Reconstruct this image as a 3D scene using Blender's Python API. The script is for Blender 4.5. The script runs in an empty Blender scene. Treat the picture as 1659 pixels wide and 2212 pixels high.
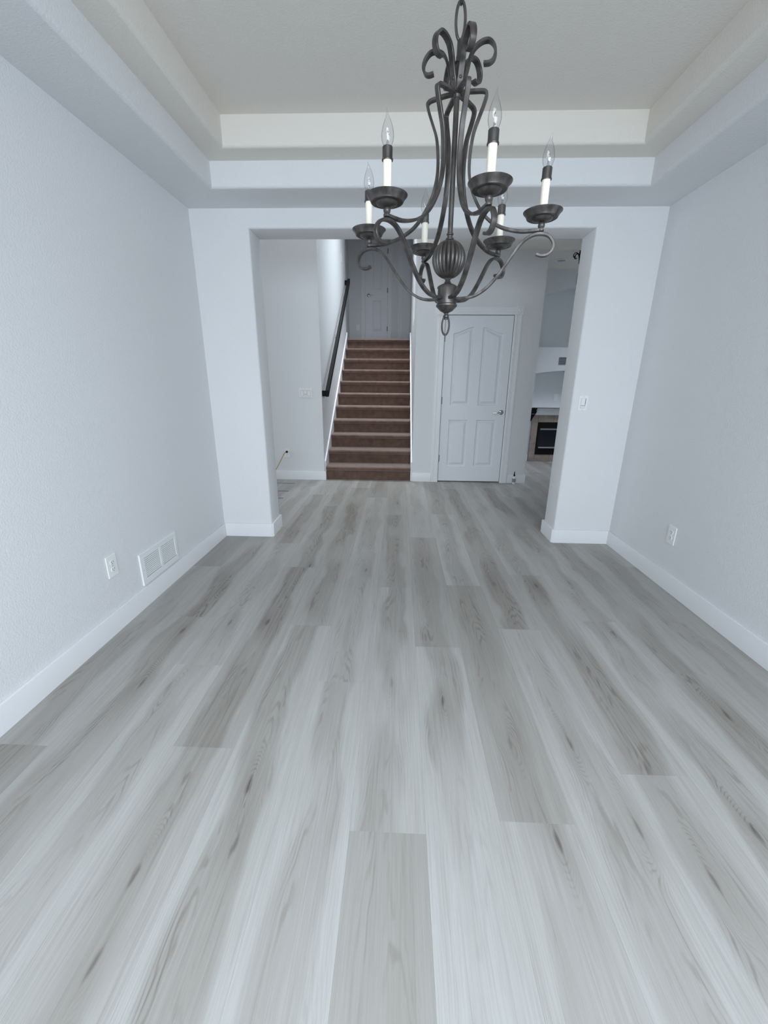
import bpy, bmesh, math, random
from mathutils import Matrix, Vector
random.seed(7)
SC = bpy.context.scene
COL = SC.collection
PI = math.pi

# ------------------------------------------------------------------ camera
cam = bpy.data.cameras.new('camera')
cam.sensor_fit = 'HORIZONTAL'; cam.sensor_width = 36.0
cam.lens = 885.76 / 1659 * 36.0
cam.clip_start = 0.02; cam.clip_end = 100
CAM = bpy.data.objects.new('camera', cam); COL.objects.link(CAM)
_r = Vector((0.99926982, 0.03721072, 0.00867155))
_u = Vector((-0.01955486 * -1, 0, 0))
_f = Vector((-0.03282439, 0.95223083, -0.30360997)); _u = _r.cross(_f)
CAM.matrix_world = Matrix(((_r.x, _u.x, -_f.x, 0), (_r.y, _u.y, -_f.y, 0), (_r.z, _u.z, -_f.z, 1.3), (0, 0, 0, 1)))
SC.camera = CAM

# ------------------------------------------------------------------ sky, lights, exposure
w = bpy.data.worlds.new('sky'); SC.world = w; w.use_nodes = True
bg = w.node_tree.nodes['Background']
bg.inputs[0].default_value = (0.72, 0.85, 1.0, 1); bg.inputs[1].default_value = 0.9
def area(name, loc, aim, sx, sy, power, color):
    l = bpy.data.lights.new(name, 'AREA'); l.shape = 'RECTANGLE'; l.size = sx; l.size_y = sy
    l.energy = power; l.color = color
    o = bpy.data.objects.new(name, l); COL.objects.link(o)
    o.location = loc
    o.rotation_euler = (Vector(aim) - Vector(loc)).to_track_quat('-Z', 'Y').to_euler()
    return o
# daylight outside each window, plus added fill lights above the ceilings
area('daylight_dining_window', (0.6, -1.55, 2.2), (-0.1, 2.6, 1.0), 3.2, 1.9, 308, (0.85, 0.912, 1.0))
area('daylight_stair_window', (0.62, 6.75, 3.05), (-0.8, 6.1, 1.6), 0.9, 1.2, 13, (0.78, 0.91, 1.0))
area('added_stair_fill', (-0.2, 6.9, 5.3), (-0.25, 7.1, 0), 0.6, 0.7, 36, (0.86, 0.94, 1.0)).data.spread = math.radians(66)  # made-up overhead light, added to brighten the stairwell walls and steps
area('daylight_entry_window', (-4.5, 4.5, 1.5), (0, 4.6, 0.9), 1.3, 2.2, 30, (0.92, 0.96, 1.0))
area('added_foyer_fill', (-0.35, 4.55, 5.4), (-0.2, 4.4, 0), 0.9, 0.9, 20, (0.93, 0.97, 1.0)).data.spread = math.radians(100)  # added overhead light, put in to lift the hall floor
area('daylight_living_window', (5.4, 6.3, 1.6), (2, 6.6, 1.0), 1.8, 1.8, 11, (0.70, 0.87, 1.0))
area('added_living_fill', (3.15, 6.15, 3.2), (2.7, 6.2, 0), 0.7, 0.7, 16, (0.80, 0.88, 1.0)).data.spread = math.radians(90)  # added from above, out of view, to brighten the living room floor
vs = SC.view_settings
SC.display_settings.display_device = 'sRGB'
vs.view_transform = 'Standard'; vs.look = 'None'; vs.exposure = 0.0; vs.gamma = 1.0; vs.use_curve_mapping = False
SC.cycles.max_bounces = 8; SC.cycles.diffuse_bounces = 6; SC.cycles.transparent_max_bounces = 12
SC.cycles.use_denoising = True

# ------------------------------------------------------------------ materials
def mat(name, color, rough=0.5, metal=0.0, bump=None, spec=0.5, mottle=None, sheen=0.0, coat=0.0):
    m = bpy.data.materials.new(name); m.use_nodes = True
    nt = m.node_tree; b = nt.nodes['Principled BSDF']
    b.inputs['Base Color'].default_value = (*color, 1); b.inputs['Roughness'].default_value = rough
    b.inputs['Metallic'].default_value = metal; b.inputs['Specular IOR Level'].default_value = spec
    b.inputs['Sheen Weight'].default_value = sheen; b.inputs['Sheen Roughness'].default_value = 0.45; b.inputs['Sheen Tint'].default_value = (0.80, 0.72, 0.68, 1)
    b.inputs['Coat Weight'].default_value = coat
    tc = nt.nodes.new('ShaderNodeTexCoord')
    if mottle:
        sc, amt, stretch = mottle
        mp = nt.nodes.new('ShaderNodeMapping'); mp.inputs['Scale'].default_value = stretch
        n = nt.nodes.new('ShaderNodeTexNoise'); n.inputs['Scale'].default_value = sc; n.inputs['Detail'].default_value = 4
        r = nt.nodes.new('ShaderNodeValToRGB')
        r.color_ramp.elements[0].position = 0.3; r.color_ramp.elements[1].position = 0.7
        r.color_ramp.elements[0].color = (*[c * (1 - amt) for c in color], 1)
        r.color_ramp.elements[1].color = (*[min(1, c * (1 + amt)) for c in color], 1)
        nt.links.new(tc.outputs['Object'], mp.inputs['Vector']); nt.links.new(mp.outputs[0], n.inputs['Vector'])
        nt.links.new(n.outputs['Fac'], r.inputs[0]); nt.links.new(r.outputs[0], b.inputs['Base Color'])
    if bump:
        sc, st, dist = bump
        n = nt.nodes.new('ShaderNodeTexNoise'); n.inputs['Scale'].default_value = sc; n.inputs['Detail'].default_value = 2
        bp = nt.nodes.new('ShaderNodeBump'); bp.inputs['Strength'].default_value = st; bp.inputs['Distance'].default_value = dist
        nt.links.new(tc.outputs['Object'], n.inputs['Vector'])
        nt.links.new(n.outputs['Fac'], bp.inputs['Height']); nt.links.new(bp.outputs[0], b.inputs['Normal'])
    return m
WALL = mat('wall_paint', (0.725, 0.73, 0.742), 0.6, bump=(125, 0.5, 0.003), spec=0.3)
CEIL = mat('ceiling_paint', (0.745, 0.71, 0.66), 0.75, bump=(125, 0.45, 0.003), spec=0.2)
TRIM = mat('trim_paint', (0.77, 0.775, 0.79), 0.35, spec=0.4)
DOORM = mat('door_paint', (0.74, 0.755, 0.78), 0.38, bump=(160, 0.12, 0.001), spec=0.4)
PLATE = mat('white_plastic', (0.82, 0.82, 0.82), 0.3)
DARK = mat('dark_recess', (0.02, 0.022, 0.025), 0.8)
VENTW = mat('white_enamel', (0.80, 0.81, 0.82), 0.35)
IRON = mat('pewter_iron', (0.074, 0.066, 0.062), 0.38, 0.5, bump=(220, 0.12, 0.001), mottle=(45, 0.6, (1, 1, 0.3)))
CANDLE = mat('candle_sleeve_cream', (0.80, 0.755, 0.64), 0.45)
CHROME = mat('satin_chrome', (0.72, 0.72, 0.72), 0.16, 1.0)
BLACK = mat('black_paint', (0.006, 0.006, 0.006), 0.6, spec=0.15)
CARPET = mat('brown_carpet', (0.165, 0.102, 0.078), 0.95, bump=(420, 0.8, 0.006), spec=0.03, mottle=(14, 0.22, (1, 1, 1)), sheen=1.0)
TILE = mat('tan_tile', (0.33, 0.27, 0.235), 0.4, mottle=(9, 0.18, (1, 1, 1)))
GROUT = mat('grout', (0.25, 0.22, 0.20), 0.9)
BLUETAPE = mat('blue_tape', (0.045, 0.075, 0.26), 0.7)
CORDY = mat('yellow_cord', (0.42, 0.30, 0.05), 0.5)
BOTTLE = mat('white_bottle', (0.78, 0.78, 0.78), 0.3)
LABELG = mat('grey_print', (0.25, 0.25, 0.29), 0.6)
SILVER = mat('silver_trim', (0.62, 0.62, 0.65), 0.3, 1.0)
GAPM = mat('grey_gap', (0.40, 0.41, 0.42), 0.6)
HINGE = mat('dull_metal', (0.22, 0.22, 0.23), 0.5, 0.6)
BRASS = mat('aged_brass', (0.35, 0.24, 0.10), 0.35, 1.0)
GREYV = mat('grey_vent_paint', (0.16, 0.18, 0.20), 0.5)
LOGM = mat('charred_log', (0.10, 0.085, 0.075), 0.9, bump=(40, 0.8, 0.01))
TUNG = mat('tungsten_wire', (0.25, 0.22, 0.2), 0.3, 0.8)

def glass(name, tint, ior=1.45, rough=0.02):
    m = bpy.data.materials.new(name); m.use_nodes = True; nt = m.node_tree
    nt.nodes.clear()
    out = nt.nodes.new('ShaderNodeOutputMaterial'); mx = nt.nodes.new('ShaderNodeMixShader')
    tr = nt.nodes.new('ShaderNodeBsdfTransparent'); gl = nt.nodes.new('ShaderNodeBsdfGlossy')
    gl.inputs['Roughness'].default_value = rough
    lw = nt.nodes.new('ShaderNodeLayerWeight'); lw.inputs['Blend'].default_value = 0.5
    rp = nt.nodes.new('ShaderNodeValToRGB')
    rp.color_ramp.elements[0].position = 0.5; rp.color_ramp.elements[0].color = (*tint, 1)
    rp.color_ramp.elements[1].position = 0.98; rp.color_ramp.elements[1].color = (*[c * 0.55 for c in tint], 1)
    rg = nt.nodes.new('ShaderNodeValToRGB')
    rg.color_ramp.elements[0].position = 0.0; rg.color_ramp.elements[0].color = (0.045, 0.045, 0.045, 1)
    rg.color_ramp.elements[1].position = 1.0; rg.color_ramp.elements[1].color = (0.55, 0.55, 0.55, 1)
    e = rg.color_ramp.elements.new(0.7); e.color = (0.09, 0.09, 0.09, 1)
    nt.links.new(lw.outputs['Facing'], rp.inputs[0]); nt.links.new(rp.outputs[0], tr.inputs[0])
    nt.links.new(lw.outputs['Facing'], rg.inputs[0]); nt.links.new(rg.outputs[0], mx.inputs[0])
    nt.links.new(tr.outputs[0], mx.inputs[1]); nt.links.new(gl.outputs[0], mx.inputs[2])
    nt.links.new(mx.outputs[0], out.inputs[0])
    return m
BULB = glass('clear_bulb_glass', (0.95, 0.95, 0.955))
PANE = glass('window_glass', (0.96, 0.98, 0.98))
FIREGLASS = mat('smoked_fire_glass', (0.012, 0.013, 0.018), 0.08, spec=0.5)

def floor_material():
    m = bpy.data.materials.new('grey_oak_plank'); m.use_nodes = True; nt = m.node_tree
    N = nt.nodes; L = nt.links; b = N['Principled BSDF']
    def new(t): return N.new('ShaderNode' + t)
    def math_(op, a, c=None, clamp=False):
        n = new('Math'); n.operation = op; n.use_clamp = clamp
        for i, v in enumerate((a, c)):
            if v is None: continue
            if isinstance(v, (int, float)): n.inputs[i].default_value = v
            else: L.new(v, n.inputs[i])
        return n.outputs[0]
    tc = new('TexCoord'); oi = new('ObjectInfo')
    sx = new('SeparateXYZ'); L.new(tc.outputs['Object'], sx.inputs[0])
    X, Y = sx.outputs[0], sx.outputs[1]
    sc = new('SeparateColor'); L.new(oi.outputs['Color'], sc.inputs[0])
    TONE, BAND, KNOT = sc.outputs[0], sc.outputs[1], sc.outputs[2]
    rnd = math_('MULTIPLY', oi.outputs['Random'], 57.0)
    def noise(kx, ky, detail=2, off=0.0, rough=0.5):
        cx = new('CombineXYZ'); L.new(math_('MULTIPLY', X, kx), cx.inputs[0]); L.new(math_('MULTIPLY', Y, ky), cx.inputs[1])
        L.new(math_('ADD', rnd, off), cx.inputs[2])
        n = new('TexNoise'); n.inputs['Scale'].default_value = 1; n.inputs['Detail'].default_value = detail
        n.inputs['Roughness'].default_value = rough
        L.new(cx.outputs[0], n.inputs['Vector']); return n.outputs['Fac']
    def sstep(v, a, c):
        r = new('MapRange'); r.interpolation_type = 'SMOOTHSTEP'
        r.inputs['From Min'].default_value = a; r.inputs['From Max'].default_value = c
        L.new(v, r.inputs['Value']); return r.outputs[0]
    # wandering centre line of the figure
    wob = math_('MULTIPLY', math_('SUBTRACT', noise(0.0, 1.3, 1, 3.1), 0.5), 0.16)
    xc = math_('ADD', X, wob)
    axc = math_('ABSOLUTE', xc)
    # broad darker heartwood band along the plank, patchy
    band = math_('MULTIPLY', sstep(math_('ADD', axc, math_('MULTIPLY', math_('SUBTRACT', noise(9, 2.2, 2, 7.0), 0.5), 0.12)), 0.082, 0.045),
                 sstep(noise(3, 1.1, 2, 11.0), 0.30, 0.54))
    # two knots per plank, placed by the plank's own properties
    def knot_d(name):
        at = new('Attribute'); at.attribute_type = 'OBJECT'; at.attribute_name = name
        v = new('SeparateXYZ'); L.new(at.outputs['Vector'], v.inputs[0])
        dx = math_('MULTIPLY', math_('SUBTRACT', math_('ADD', X, math_('MULTIPLY', math_('SUBTRACT', noise(30, 9, 2, 51.0), 0.5), 0.022)), v.outputs[0]), 1 / 0.0105)
        dy = math_('MULTIPLY', math_('SUBTRACT', Y, v.outputs[1]), 1 / 0.034)
        d = math_('SQRT', math_('ADD', math_('MULTIPLY', dx, dx), math_('MULTIPLY', dy, dy)))
        tail = math_('MULTIPLY', sstep(math_('ABSOLUTE', dx), 0.55, 0.05), sstep(math_('ABSOLUTE', dy), 3.2, 0.2))
        core = math_('ADD', math_('MULTIPLY', sstep(d, 1.25, 0.25), 0.75), math_('MULTIPLY', tail, 0.45))
        return math_('MULTIPLY', core, v.outputs[2]), math_('MULTIPLY', sstep(d, 5.5, 0.6), v.outputs[2])
    ka, ha = knot_d('knot_a'); kb, hb = knot_d('knot_b')
    knot = math_('ADD', ka, kb); khalo = math_('ADD', ha, hb)
    # cathedral growth lines
    field = math_('ADD', math_('MULTIPLY', math_('MULTIPLY', xc, xc), 190.0), math_('MULTIPLY', Y, 1.9))
    field = math_('ADD', field, math_('MULTIPLY', noise(12, 1.6, 3, 19.0), 2.4))
    field = math_('SUBTRACT', field, math_('MULTIPLY', khalo, 2.2))
    ring = math_('SINE', math_('MULTIPLY', field, 21.0))
    ring = math_('MULTIPLY', sstep(ring, 0.0, 1.0), sstep(noise(22, 2.5, 3, 23.0), 0.42, 0.68))
    fib = noise(260, 6.0, 4, 29.0, 0.65)
    fib2 = noise(90, 1.8, 4, 31.0, 0.65)
    streak = sstep(noise(150, 2.6, 2, 37.0), 0.62, 0.74)
    streak2 = math_('MULTIPLY', sstep(noise(48, 1.5, 3, 61.0), 0.60, 0.70), sstep(noise(6, 2.0, 1, 67.0), 0.45, 0.6))
    wide = noise(14, 0.8, 2, 41.0)
    bandf = math_('MULTIPLY', band, math_('ADD', math_('MULTIPLY', sstep(fib2, 0.36, 0.62), 0.6), 0.5))
    v = math_('SUBTRACT', TONE, math_('MULTIPLY', math_('MULTIPLY', bandf, BAND), 0.32))
    v = math_('SUBTRACT', v, math_('MULTIPLY', ring, math_('ADD', math_('MULTIPLY', band, 0.16), 0.05)))
    v = math_('ADD', v, math_('MULTIPLY', math_('SUBTRACT', fib, 0.5), 0.29))
    v = math_('ADD', v, math_('MULTIPLY', math_('SUBTRACT', fib2, 0.5), 0.26))
    v = math_('ADD', v, math_('MULTIPLY', math_('SUBTRACT', wide, 0.5), 0.16))
    v = math_('SUBTRACT', v, math_('MULTIPLY', streak, 0.09))
    v = math_('SUBTRACT', v, math_('MULTIPLY', streak2, 0.09))
    v = math_('SUBTRACT', v, math_('MULTIPLY', knot, 0.27))
    v = math_('SUBTRACT', v, math_('MULTIPLY', khalo, 0.09))
    rp = new('ValToRGB'); e = rp.color_ramp.elements
    e[0].position = 0.15; e[0].color = (0.098, 0.086, 0.078, 1)
    e[1].position = 1.12 if False else 1.0; e[1].color = (0.435, 0.429, 0.414, 1)
    e2 = rp.color_ramp.elements.new(0.55); e2.color = (0.264, 0.243, 0.220, 1)
    e3 = rp.color_ramp.elements.new(0.80); e3.color = (0.342, 0.330, 0.310, 1)
    L.new(v, rp.inputs[0]); L.new(rp.outputs[0], b.inputs['Base Color'])
    b.inputs['Roughness'].default_value = 0.42; b.inputs['Specular IOR Level'].default_value = 0.38
    bp = new('Bump'); bp.inputs['Strength'].default_value = 0.12; bp.inputs['Distance'].default_value = 0.001
    L.new(fib, bp.inputs['Height']); L.new(bp.outputs[0], b.inputs['Normal'])
    return m
PLANKM = floor_material()

# ------------------------------------------------------------------ mesh helpers
class MB:
    def __init__(self): self.v = []; self.f = []
    def add(self, vs, fs):
        o = len(self.v); self.v += [tuple(p) for p in vs]; self.f += [tuple(i + o for i in f) for f in fs]; return self
    def box(self, x0, x1, y0, y1, z0, z1):
        return self.add([(x0, y0, z0), (x1, y0, z0), (x1, y1, z0), (x0, y1, z0), (x0, y0, z1), (x1, y0, z1), (x1, y1, z1), (x0, y1, z1)],
                        [(0, 3, 2, 1), (4, 5, 6, 7), (0, 1, 5, 4), (1, 2, 6, 5), (2, 3, 7, 6), (3, 0, 4, 7)])
    def lathe(self, prof, n=24, cap=True, cx=0, cy=0):
        vs = []; fs = []
        for r, z in prof:
            for k in range(n):
                a = 2 * PI * k / n; vs.append((cx + r * math.cos(a), cy + r * math.sin(a), z))
        for i in range(len(prof) - 1):
            for k in range(n):
                k2 = (k + 1) % n; fs.append((i * n + k, i * n + k2, (i + 1) * n + k2, (i + 1) * n + k))
        if cap:
            fs.append(tuple(range(n - 1, -1, -1))); fs.append(tuple((len(prof) - 1) * n + k for k in range(n)))
        return self.add(vs, fs)
    def tube(self, pts, r, n=8, closed=False):
        P = [Vector(p) for p in pts]; m = len(P); vs = []; fs = []
        up = Vector((0, 0, 1)); prev = None
        for i in range(m):
            a = P[(i - 1) % m] if (closed or i > 0) else P[i]
            c = P[(i + 1) % m] if (closed or i < m - 1) else P[i]
            t = (c - a).normalized()
            if prev is None:
                s = t.cross(up)
                if s.length < 0.05: s = t.cross(Vector((1, 0, 0)))
            else:
                s = prev - t * prev.dot(t)
            s.normalize(); prev = s; q = s.cross(t)
            rr = r[i] if isinstance(r, (list, tuple)) else r
            for k in range(n):
                an = 2 * PI * k / n; vs.append(P[i] + (s * math.cos(an) + q * math.sin(an)) * rr)
        for i in range(m if closed else m - 1):
            j = (i + 1) % m
            for k in range(n):
                k2 = (k + 1) % n; fs.append((i * n + k, i * n + k2, j * n + k2, j * n + k))
        if not closed:
            fs.append(tuple(range(n - 1, -1, -1))); fs.append(tuple((m - 1) * n + k for k in range(n)))
        return self.add(vs, fs)
    def prism(self, poly, axis, a0, a1):
        """polygon in the two other axes, extruded along axis (0,1,2)"""
        n = len(poly)
        def p3(p, a):
            q = list(p); q.insert(axis, a); return q
        vs = [p3(p, a0) for p in poly] + [p3(p, a1) for p in poly]
        fs = [tuple(range(n - 1, -1, -1)), tuple(range(n, 2 * n))]
        for k in range(n): fs.append((k, (k + 1) % n, n + (k + 1) % n, n + k))
        return self.add(vs, fs)
    def build(self, name, m, parent=None, bevel=0, seg=2, smooth=False, loc=None, edge_sel=None, angle=None):
        me = bpy.data.meshes.new(name); me.from_pydata(self.v, [], self.f)
        bm = bmesh.new(); bm.from_mesh(me)
        bmesh.ops.recalc_face_normals(bm, faces=bm.faces)
        if bevel:
            if edge_sel: ed = [e for e in bm.edges if edge_sel(e)]
            else: ed = [e for e in bm.edges if len(e.link_faces) == 2 and e.calc_face_angle(0) > 0.6]
            bmesh.ops.bevel(bm, geom=ed, offset=bevel, segments=seg, profile=0.5, affect='EDGES', clamp_overlap=True)
        if smooth:
            for f in bm.faces: f.smooth = True
            for e in bm.edges:
                if len(e.link_faces) == 2 and e.calc_face_angle(0) > (angle or 0.7): e.smooth = False
        bm.to_mesh(me); bm.free()
        me.materials.append(m)
        o = bpy.data.objects.new(name, me); COL.objects.link(o)
        if parent: o.parent = parent
        if loc: o.location = loc
        return o
def tag(o, label, cat, group=None, kind=None):
    o['label'] = label; o['category'] = cat
    if group: o['group'] = group
    if kind: o['kind'] = kind
    return o
def empty(name, loc, label, cat, group=None, kind=None, rz=0):
    o = bpy.data.objects.new(name, None); COL.objects.link(o); o.location = loc; o.rotation_euler = (0, 0, rz)
    o.empty_display_size = 0.05
    return tag(o, label, cat, group, kind)
def struct(o, label=None, cat=None):
    o['kind'] = 'structure'
    if label: o['label'] = label
    if cat: o['category'] = cat
    return o
def spline(pts, sub=6):
    """Catmull-Rom through 2-D points"""
    P = [Vector((*p, 0)) if len(p) == 2 else Vector(p) for p in pts]; out = []
    for i in range(len(P) - 1):
        a = P[i - 1] if i else P[0] * 2 - P[1]; b_, c = P[i], P[i + 1]
        d_ = P[i + 2] if i + 2 < len(P) else P[-1] * 2 - P[-2]
        for k in range(sub):
            t = k / sub
            out.append(0.5 * ((2 * b_) + (c - a) * t + (2 * a - 5 * b_ + 4 * c - d_) * t * t + (3 * b_ - a - 3 * c + d_) * t ** 3))
    out.append(P[-1]); return out
def strap(prof, width, thick, sub=5):
    """flat bar swept along a profile in the r-z plane; r runs along +x; chamfered section"""
    P = spline(prof, sub); mb = MB(); vs = []; fs = []
    w2, t2 = width / 2, thick / 2; c = min(w2, t2) * 0.28
    sec = [(-w2 + c, -t2), (w2 - c, -t2), (w2, -t2 + c), (w2, t2 - c), (w2 - c, t2), (-w2 + c, t2), (-w2, t2 - c), (-w2, -t2 + c)]
    n = len(sec)
    for i, p in enumerate(P):
        a = P[max(0, i - 1)]; b_ = P[min(len(P) - 1, i + 1)]; t = (b_ - a).normalized()
        nr = Vector((-t.y, t.x))
        for s, q in sec: vs.append((p.x + nr.x * q, s, p.y + nr.y * q))
    for i in range(len(P) - 1):
        for k in range(n):
            k2 = (k + 1) % n; fs.append((i * n + k, i * n + k2, (i + 1) * n + k2, (i + 1) * n + k))
    fs.append(tuple(range(n - 1, -1, -1))); fs.append(tuple((len(P) - 1) * n + k for k in range(n)))
    return mb.add(vs, fs)

# ------------------------------------------------------------------ room numbers (metres)
XL, XR, Y0, Y1, H1 = -1.5025, 1.7909, -0.75, 3.3197, 2.4381
XA, XB, HA, YA = -1.0868, 1.3278, 2.3169, 3.5684
Y2 = 5.4927
T1, T2, ZT1, ZT3 = 0.3059, 0.4531, 2.5795, 2.7329
TB = 0.31

# ---- floor: slab and one object per plank
sl = MB(); sl.box(-4.2, 5.2, -0.9, 9.5, -0.15, -0.012)
floor = struct(sl.build('floor', GROUT), 'pale grey oak plank floor running through the rooms', 'floor')
PW, PL, GAP = 0.231, 1.55, 0.00008
OFF = {-7: 1.14, -6: 2.023, -5: 1.614, -4: 1.16, -3: 1.97, -2: 1.53, -1: 0.888, 0: 1.808, 1: 0.936, 2: 1.99, 3: 1.118, 4: 2.09, 5: 1.66, 6: 0.55, 7: 1.3}
#  (column, row) -> tone, band strength, knots ; row 0 starts at OFF and runs away from the camera
TONES = {(-1, -1): (0.72, 0.10, 0.0), (-1, 0): (0.90, 0.75, 1), (0, -1): (0.92, 0.75, 1), (0, 0): (0.78, 0.55, 0.3), (1, 0): (0.72, 0.40, 0.3),
         (1, -1): (0.86, 0.7, 1), (2, 0): (0.80, 0.8, 0.6), (2, -1): (0.88, 0.4, 0.8), (3, 0): (0.82, 0.95, 0.6), (3, -1): (0.86, 0.5, 1),
         (-7, -1): (0.66, 0.5, 0.4), (-7, 0): (0.84, 0.6, 1), (-7, 1): (0.68, 0.4, 0.3), (-6, -1): (0.82, 0.7, 1), (-6, 0): (0.80, 0.9, 0.3),
         (-5, 0): (0.86, 0.4, 1), (-4, 0): (0.80, 0.95, 0.7), (-4, -1): (0.86, 0.8, 0.6), (-3, 0): (0.82, 0.75, 0.5), (-3, -1): (0.90, 0.8, 0.8),
         (-2, 0): (0.90, 0.35, 0.5), (-2, -1): (0.92, 0.5, 0.3), (-2, 2): (0.70, 0.4, 0), (4, 0): (0.86, 0.6, 0.6), (4, -1): (0.90, 0.7, 1), (5, -1): (0.84, 0.9, 1), (5, 0): (0.82, 0.8, 0.4)}
KNOTS = [(-0.013, 1.534), (0.212, 1.432), (0.672, 1.245), (0.497, 0.884), (0.89, 0.798), (1.107, 0.93), (-0.72, 1.99), (-1.156, 1.886), (-0.928, 1.974), (-0.636, 2.739), (-1.131, 1.481), (-0.689, 0.565), (-0.458, 0.837), (-0.705, 0.744), (-0.481, 1.018), (-0.218, 2.692), (0.0, 4.412), (-0.72, 3.648), (1.191, 1.978), (0.938, 2.514), (1.374, 1.409), (0.759, 0.932), (1.086, 0.894)]
def in_view_rooms(x0, x1, y0, y1):
    if y0 < Y1 and x1 > XL and x0 < XR: return True
    if y1 > Y1 and y0 < Y2 + 0.05 and x1 > -2.6: return True
    if y1 > Y2 and x0 > 1.5: return True
    return False
for k in range(-12, 16):
    cx0 = 0.105 + k * PW
    off = OFF.get(k, random.uniform(0, PL))
    for j in range(-3, 6):
        py = off + j * PL
        x0, x1 = max(cx0, -4.1), cx0 + PW; y0, y1 = max(py, -0.8), min(py + PL, 7.6)
        if y1 - y0 < 0.02 or not in_view_rooms(x0, x1, y0, y1): continue
        mx, my = cx0 + PW / 2, py + PL / 2
        g = GAP; c = 0.0003; d = 0.0002
        a0, a1, b0, b1 = x0 + g - mx, x1 - g - mx, y0 + g - my, y1 - g - my
        mb = MB()
        mb.add([(a0, b0, -0.012), (a1, b0, -0.012), (a1, b1, -0.012), (a0, b1, -0.012),
                (a0, b0, -d), (a1, b0, -d), (a1, b1, -d), (a0, b1, -d),
                (a0 + c, b0 + c, 0), (a1 - c, b0 + c, 0), (a1 - c, b1 - c, 0), (a0 + c, b1 - c, 0)],
               [(3, 2, 1, 0), (0, 1, 5, 4), (1, 2, 6, 5), (2, 3, 7, 6), (3, 0, 4, 7), (4, 5, 9, 8), (5, 6, 10, 9), (6, 7, 11, 10), (7, 4, 8, 11), (8, 9, 10, 11)])
        o = mb.build('plank', PLANKM, floor, loc=(mx, my, 0))
        t = TONES.get((k, j)) or (random.uniform(0.78, 0.92), random.uniform(0.3, 1.0), random.choice((0, 0.4, 0.8, 1)))
        o.color = (t[0], t[1], t[2], 1)
        mine = [(kx - mx, ky - my, 1.0) for kx, ky in KNOTS if x0 < kx < x1 and y0 < ky < y1][:2]
        while len(mine) < 2: mine.append((random.uniform(-0.08, 0.08), random.uniform(-0.7, 0.7), random.choice((0, 0, 0.3, 0.6)) if not mine else random.choice((0, 0, 0.3))))
        o['knot_a'] = mine[0]; o['knot_b'] = mine[1]

# ---- walls of the dining room
def wall_box(name, x0, x1, y0, y1, z0, z1, m=WALL, label=None):
    return struct(MB().box(x0, x1, y0, y1, z0, z1).build(name, m), label, 'wall')
wall_box('wall_left', XL - 0.12, XL, Y0, Y1, 0, 2.9, label='left dining room wall of textured white paint')
wall_box('wall_right', XR, XR + 0.12, Y0, Y1, 0, 2.9, label='right dining room wall of textured white paint')
# arch wall with its wide square opening, rounded corners round the opening
poly = [(XL - 0.12, 0), (XA, 0), (XA, HA), (XB, HA), (XB, 0), (XR + 0.12, 0), (XR + 0.12, 5.2), (XL - 0.12, 5.2)]
mb = MB(); mb.prism(poly, 1, Y1, YA)
def arch_edges(e):
    a, b_ = e.verts[0].co, e.verts[1].co
    if abs(a.y - b_.y) > 0.01: return False
    on = lambda p: (abs(p.x - XA) < 1e-4 or abs(p.x - XB) < 1e-4) and p.z < HA + 1e-3
    return on(a) and on(b_)
struct(mb.build('wall_front', WALL, bevel=0.018, seg=4, smooth=True, edge_sel=arch_edges, angle=0.6), 'white wall with the wide square opening to the hall', 'wall')
# back wall with the window that lights the room
wx0, wx1, wz0, wz1 = -1.0, 1.55, 0.12, 2.3
bw = MB()
bw.box(XL - 0.12, wx0, Y0 - 0.12, Y0, 0, 2.9); bw.box(wx1, XR + 0.12, Y0 - 0.12, Y0, 0, 2.9)
bw.box(wx0, wx1, Y0 - 0.12, Y0, 0, wz0); bw.box(wx0, wx1, Y0 - 0.12, Y0, wz1, 2.9)
struct(bw.build('wall_back', WALL), 'window wall behind the viewer', 'wall')
def window(name, axis, c0, c1, z0, z1, p0, p1, mull, label):
    """frame in an opening; axis = normal axis"""
    e = empty(name, (0, 0, 0), label, 'window', kind='structure'); f = MB(); t = 0.05
    def bx(a0, a1, zz0, zz1, q0=p0, q1=p1):
        return (a0, a1, q0, q1, zz0, zz1) if axis == 1 else (q0, q1, a0, a1, zz0, zz1)
    for r in ((c0, c0 + t, z0, z1), (c1 - t, c1, z0, z1), (c0 + t, c1 - t, z0, z0 + t), (c0 + t, c1 - t, z1 - t, z1)): f.box(*bx(*r))
    for i in range(1, mull): 
        m_ = c0 + (c1 - c0) * i / mull; f.box(*bx(m_ - 0.02, m_ + 0.02, z0 + t, z1 - t))
    f.build('window_frame', TRIM, e)
    pm = (p0 + p1) / 2
    for i in range(mull):
        a0 = c0 + (c1 - c0) * i / mull + (t if i == 0 else 0.02); a1 = c0 + (c1 - c0) * (i + 1) / mull - (t if i == mull - 1 else 0.02)
        MB().box(*bx(a0, a1, z0 + t, z1 - t, pm - 0.003, pm + 0.003)).build('pane', PANE, e)
    return e
window('window_1', 1, wx0, wx1, wz0, wz1, Y0 - 0.09, Y0 - 0.04, 3, 'wide three-light window behind the viewer')

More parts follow.
